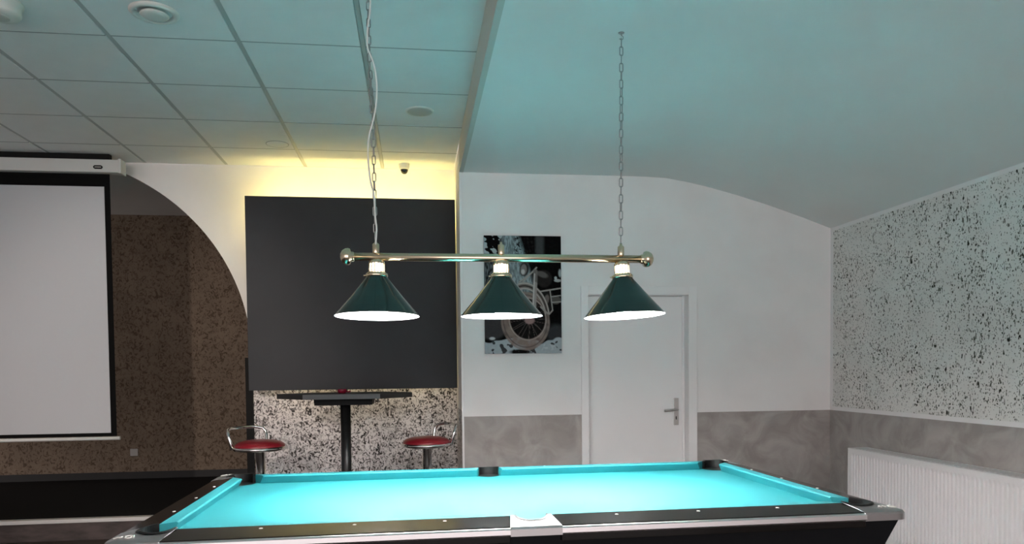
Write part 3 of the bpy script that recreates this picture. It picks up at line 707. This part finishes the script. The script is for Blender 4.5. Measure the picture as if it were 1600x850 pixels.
def unit(x, tilt, rolls):
    u = MB().lathe([(.010, .008), (.018, .004), (.030, -.002), (.034, -.010), (.033, -.016)], 28, caps=False).build('lamp_holder', 'brass', lamp)
    u.location = (x, 0, BZ-.014); u.rotation_euler = (tilt, rolls, 0)
    MB().lathe([(.0285, -.052), (.0285, -.012), (.02, -.008)], 28).build('lit_socket', 'neck', u)
    cols = MB()
    for k in range(14):
        a = 2*math.pi*k/14; cx_, cy_ = .0325*math.cos(a), .0325*math.sin(a)
        cols.tube([(cx_, cy_, -.012), (cx_, cy_, -.058)], .0022, 6)
    cols.build('gallery_bars', 'brass', u)
    MB().lathe([(.034, -.050), (.040, -.054), (.047, -.060), (.0475, -.068), (.045, -.073), (.036, -.072), (.034, -.060)], 32, caps=False).build('gallery_ring', 'brass', u)
    prof_o = [(.044, -.070), (.048, -.078), (.112, -.158), (.1755, -.2335), (.178, -.239)]
    sh = MB().lathe(prof_o, 64, caps=False).build('shade', 'green', lamp)
    sh.location = u.location; sh.rotation_euler = u.rotation_euler
    MB().lathe([(.0125, -.0725), (.044, -.0745), (.110, -.160), (.1745, -.2365), (.178, -.239)], 64, caps=False).build('shade_lining', 'lining', sh)
    for k in range(3):
        a = R(60+120*k); MB().tube([(.044*math.cos(a), .044*math.sin(a), -.066), (.056*math.cos(a), .056*math.sin(a), -.066)], .003, 6).build('thumbscrew', 'brass', sh)
    MB().lathe([(.013, -.074), (.014, -.115), (.030, -.155), (.042, -.190), (.038, -.216), (.022, -.233), (.001, -.237)], 24).build('bulb', 'bulb', sh)
    spot('reflector_bulb_light', (x, LY, BZ-.014-.240), (x, LY, 0), SPOTW, (1.0, .97, .95), R(86), 1.0, .03)
unit(-.155, R(-2.0), R(.4)); unit(.378, R(-.2), R(0)); unit(.917, R(-2.0), R(-2.2))
eye(-.158, .068); eye(.379, .070); eye(.914, .070)

link_mesh = None
def chain(path):
    global link_mesh
    if link_mesh is None:
        pts = []; hw, hl = .0072, .0125
        for k in range(7): a = math.pi*k/6; pts.append((hw*math.cos(a), 0, hl+hw*math.sin(a)))
        for k in range(7): a = math.pi+math.pi*k/6; pts.append((hw*math.cos(a), 0, -hl+hw*math.sin(a)))
        link_mesh = MB().tube(pts, .0025, 6, closed=True).mesh('link', 'chain')
    path = [Vector(p) for p in path]; L = [0]
    for a, b in zip(path[:-1], path[1:]): L.append(L[-1]+(b-a).length)
    pitch = .0350; n = int(L[-1]/pitch); c = None
    for k in range(n):
        s = (k+.5)*L[-1]/n; i = max(j for j in range(len(L)-1) if L[j] <= s); d = (path[i+1]-path[i]).normalized(); p = path[i]+d*(s-L[i])
        o = bpy.data.objects.new('chain' if c is None else 'link', link_mesh); COL.objects.link(o)
        q = d.to_track_quat('Z', 'X'); tw = (R(0) if k % 2 else R(90))+rnd.uniform(-.35, .35)
        m = Matrix.Translation(p) @ q.to_matrix().to_4x4() @ Matrix.Rotation(tw, 4, 'Z')
        if c is None: c = o; o.parent = lamp; o.matrix_local = m; first = m
        else: o.parent = c; o.matrix_local = first.inverted() @ m
    return c
def hook(x, z):
    pts = [(x, 0, z), (x, 0, z-.012)]+[(x+.009*math.sin(a), 0, z-.021-.009*-math.cos(a)*1.0) for a in [R(k*30) for k in range(0, 9)]]
    MB().tube(pts, .0022, 6).build('ceiling_hook', 'chain', lamp)
    MB().lathe([(.012, z-.003), (.014, z-.0005), (.001, z-.0002)], 16, (x, 0, 0)).build('hook_plate', 'chain', lamp)
chain([(.914, 0, BZ+.068), (.918, 0, 2.35), (.922, 0, ZR-.026)]); hook(.922, ZR)
chain([(-.158, 0, BZ+.068), (-.160, 0, 2.09), (-.161, 0, 2.358), (-.167, 0, 2.492), (-.172, 0, 2.679), (-.174, 0, ZL-.024)]); hook(-.174, ZL)
# white cable winding round the left chain
raw = [(-.158, -.012, BZ+.05), (-.153, -.014, 1.93), (-.158, -.014, 1.99), (-.160, -.013, 2.05), (-.163, -.012, 2.084), (-.175, -.004, 2.13), (-.182, .0, 2.192), (-.184, .0, 2.264), (-.178, -.005, 2.323), (-.163, -.013, 2.372), (-.149, -.006, 2.439), (-.143, 0, 2.506), (-.144, 0, 2.56), (-.151, -.004, 2.613), (-.164, -.012, 2.652), (-.177, -.008, 2.684), (-.179, -.004, 2.731), (-.175, -.010, 2.779), (-.167, -.012, 2.825), (-.163, -.008, 2.891), (-.168, -.004, 2.96), (-.160, 0, ZL)]
def catmull(p, n=5):
    p = [Vector(q) for q in p]; o = []
    for i in range(len(p)-1):
        a, b, c, d_ = p[max(i-1, 0)], p[i], p[i+1], p[min(i+2, len(p)-1)]
        for k in range(n):
            t = k/n; o.append(.5*((2*b)+(c-a)*t+(2*a-5*b+4*c-d_)*t*t+(3*b-a-3*c+d_)*t**3))
    o.append(p[-1]); return o
MB().tube(catmull(raw), .0036, 8).build('cable', 'cord', lamp)
